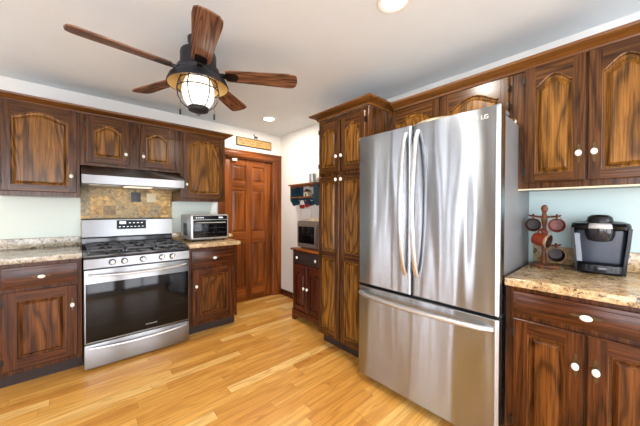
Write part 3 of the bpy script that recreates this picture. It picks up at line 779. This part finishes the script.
for zz, rr_ in ((2.0, .124), (2.052, .112)): b.tube([(rr_ * math.cos(2 * PI * i / 32), rr_ * math.sin(2 * PI * i / 32), zz) for i in range(32)], .004, 'fan_bronze', 6, True)
for k in range(6):
    a = PI / 3 * k + .75; ca, sa = math.cos(a), math.sin(a)
    b.tube([(r_ * ca, r_ * sa, zz) for r_, zz in ((.10, 2.086), (.114, 2.05), (.125, 2.0), (.118, 1.95), (.095, 1.905), (.062, 1.882))], .0038, 'fan_bronze', 6)
b.build('cage', t)
b = MB(); b.lathe([(.062, 1.892), (.064, 1.878), (.058, 1.868), (.02, 1.864), (.001, 1.864)], 'fan_bronze', 28)
b.tube([(.012 * math.cos(2 * PI * i / 14), 0, 1.852 + .012 * math.sin(2 * PI * i / 14)) for i in range(14)], .002, 'fan_bronze', 6, True); b.build('finial', t)
cr = (math.cos(YAW), -math.sin(YAW))
for s_, zb, kf in ((-.118, 1.845, 0.0), (.113, 1.80, -.03)):
    x, y = cr[0] * s_ + kf * math.sin(YAW), cr[1] * s_ + kf * math.cos(YAW)
    b = MB(); b.tube([(x, y, 2.10), (x, y, zb + .04)], .0012, 'old_brass', 5); b.lathe([(.001, 0), (.006, .003), (.006, .034), (.002, .04)], 'matte_black', 10, Matrix.Translation((x, y, zb))); b.build('pull_chain', t)
# blade
bw = MB(); n0, n1 = .17, .637
prof = [(n0, -.046), (.20, -.052), (.40, -.060), (.57, -.069), (.61, -.065), (.63, -.046), (n1, 0)]
outl = prof + [(a, -c) for a, c in prof[::-1][1:]]
bw.prism(outl, -.004, .004, 'blade_wood', 'z')
iron = MB(); iron.prism([(.10, -.018), (.16, -.014), (.175, -.036), (.235, -.034), (.25, 0), (.235, .034), (.175, .036), (.16, .014), (.10, .018)], -.0085, -.0045, 'bronze', 'z')
iron.box(.095, .165, -.016, .016, -.012, .006, 'bronze', .003)
bl = ir = None
for k in range(5):
    if bl is None:
        bl = bw.build('blade', t); ir = iron.build('blade_iron', bl); B, I = bl, ir
    else:
        B = bl.copy(); COL.objects.link(B); B.parent = t; I = ir.copy(); COL.objects.link(I); I.parent = B
    B.location = (0, 0, 2.095 + .012); B.rotation_euler = (R(-12), 0, R(-32.3 + 72 * k))

# ------------------------------------------------------------------ recessed ceiling lights
def can(x, y, r, label):
    t = thing('recessed_light', label, 'ceiling light', (x, y, H), 0, 'recessed ceiling lights')
    MB().lathe([(r, -.0008), (r + .022, -.0008), (r + .022, -.004), (r + .016, -.007), (r, -.004)], 'porcelain', 40, caps=False).build('trim_ring', t)
    MB().lathe([(r - .001, -.003), (.001, -.003)], 'can_glow', 32, caps=False).build('lens', t)
    ld = bpy.data.lights.new('recessed_light_lamp', 'AREA'); ld.shape = 'DISK'; ld.size = r * 2; ld.energy = CAN_WATTS; ld.color = (1, .93, .82)
    lo = bpy.data.objects.new('lamp', ld); COL.objects.link(lo); lo.parent = t; lo.location = (0, 0, -.012)
can(-1.06, -2.63, .065, 'round recessed ceiling light above the refrigerator front')
can(-.551, -.571, .06, 'round recessed ceiling light near the panelled door')

# ------------------------------------------------------------------ mug tree and mugs
t = thing('mug_tree', 'wooden mug tree with pegs holding four mugs', 'mug rack', (-.19, -3.126, .9192))
MB().lathe([(.068, 0), (.070, .006), (.068, .014), (.02, .02), (.001, .02)], 'peg_wood', 32).build('base', t)
MB().lathe([(.012, .018), (.014, .05), (.009, .09), (.011, .2), (.008, .24), (.014, .27), (.016, .30), (.010, .325), (.014, .335), (.018, .35), (.014, .367), (.001, .374)], 'peg_wood', 20).build('post', t)
pegs = [((0, 1), .298), ((0, -1), .298), ((-1, 0), .210), ((0, -1), .126)]
for (dx, dy), z in pegs:
    MB().tube([(0, 0, z), (dx * .075, dy * .068, z + .008), (dx * .078, dy * .078, z + .014)], [.006, .006, .004], 'peg_wood', 8).build('peg', t)
def mug(label, loc, rot, outer, inner):
    t = thing('mug', label, 'mug', loc, 0, 'mugs hanging on the mug tree'); t.rotation_euler = rot; t.scale = (.88, .88, .88)
    # axis +z is the opening, handle toward +x
    b = MB(); b.lathe([(.001, -.045), (.034, -.045), (.040, -.038), (.043, -.005), (.0435, .028)], outer, 32, caps=False); b.lathe([(.0435, .028), (.046, .036), (.0465, .042), (.0445, .0445)], 'cream_glaze', 32, caps=False)
    b.lathe([(.0445, .0445), (.042, .038), (.039, 0), (.035, -.036), (.001, -.038)], inner, 32, caps=False); b.build('body', t)
    MB().tube([(.040, 0, .022), (.058, 0, .026), (.071, 0, .012), (.070, 0, -.012), (.056, 0, -.027), (.039, 0, -.025)], .0055, outer, 8).build('handle', t)
    return t
# rotation putting +z along given horizontal direction with +x up
def mrot(dx, dy, tilt=0.0):
    z = Vector((dx, dy, tilt)).normalized(); x = Vector((0, 0, 1)); x = (x - z * x.dot(z)).normalized(); y = z.cross(x)
    return Matrix((x, y, z)).transposed().to_euler()
mug('brown glazed mug on the mug tree, upper left beside the refrigerator', (-.195, -3.073, 1.172), mrot(-1, -.15), 'dark_red', 'brown_glaze')
mug('rust-lined mug on the mug tree, upper right', (-.195, -3.184, 1.172), mrot(-1, -.15), 'dark_red', 'rust_glaze')
mug('rust orange mug seen from the side at the middle of the mug tree', (-.252, -3.122, 1.085), mrot(-.25, -1, -.2), 'rust_glaze', 'brown_glaze')
mug('dark mug hanging lowest on the mug tree', (-.195, -3.182, 1.000), mrot(-1, -.2), 'dark_red', 'brown_glaze')

# ------------------------------------------------------------------ coffee maker
t = thing('coffee_maker', 'black single-cup coffee maker with silver ring on the granite countertop', 'coffee maker', (-.045, -3.352, .9192), R(-86))
def rrect(w, y0, y1, z, r, n=5):
    pts = []
    for cx_, cy_, a0 in ((w / 2 - r, y1 - r, 0), (-w / 2 + r, y1 - r, 90), (-w / 2 + r, y0 + r, 180), (w / 2 - r, y0 + r, 270)):
        for i in range(n + 1):
            a = R(a0 + 90 * i / n); pts.append((cx_ + r * math.cos(a), cy_ + r * math.sin(a), z))
    return pts
b = MB(); b.loft([rrect(.180, -.135, 0, .0, .02), rrect(.184, -.138, 0, .06, .02), rrect(.206, -.15, 0, .236, .02)], 'smoke_panel'); b.build('column', t)
b = MB(); b.loft([rrect(.214, -.17, 0, .232, .04), rrect(.228, -.19, .002, .240, .05), rrect(.232, -.195, .003, .256, .055), rrect(.224, -.185, -.006, .270, .06), rrect(.18, -.16, -.03, .279, .06), rrect(.11, -.12, -.06, .282, .05)], 'black_plastic'); b.build('head', t)
b = MB(); b.lathe([(.001, .172), (.030, .172), (.048, .180), (.058, .205), (.062, .235), (.062, .245)], 'dark_enamel', 32, Matrix.Translation((0, -.145, 0))); b.build('brew_cup', t)
b = MB(); b.lathe([(.058, .246), (.068, .244), (.071, .252), (.068, .262), (.058, .272), (.05, .270)], 'silver', 36, Matrix.Translation((0, -.142, 0)), sy=.95); b.build('silver_ring', t)
b = MB(); b.lathe([(.052, .264), (.053, .286), (.047, .306), (.032, .316), (.001, .318)], 'black_plastic', 32, Matrix.Translation((0, -.122, 0))); b.build('lid', t)
b = MB(); b.loft([rrect(.176, -.190, -.10, .0005, .05), rrect(.186, -.198, -.10, .012, .055), rrect(.186, -.196, -.10, .048, .055), rrect(.17, -.185, -.105, .054, .05)], 'black_plastic')
b.box(-.028, .028, -.2015, -.175, .012, .044, 'dark_enamel', .008); b.build('drip_tray', t)
for sx_ in (-1, 1):
    P_ = lambda x, y0, y1, z: [(sx_ * (x - .007), y0, z), (sx_ * (x + .007), y0, z), (sx_ * (x + .007), y1, z), (sx_ * (x - .007), y1, z)]
    MB().loft([P_(.090, -.165, -.005, .0008), P_(.096, -.168, -.005, .08), P_(.104, -.172, -.005, .16), P_(.110, -.175, -.005, .245)], 'black_plastic').build('side_panel', t)
MB().loft([[(x, y, z) for x, y in ((-xx - .011, -.1745), (-xx + .011, -.1745), (-xx + .011, -.166), (-xx - .011, -.166))] for xx, z in ((.078, .06), (.082, .12), (.090, .215))], 'reservoir').build('water_reservoir', t)
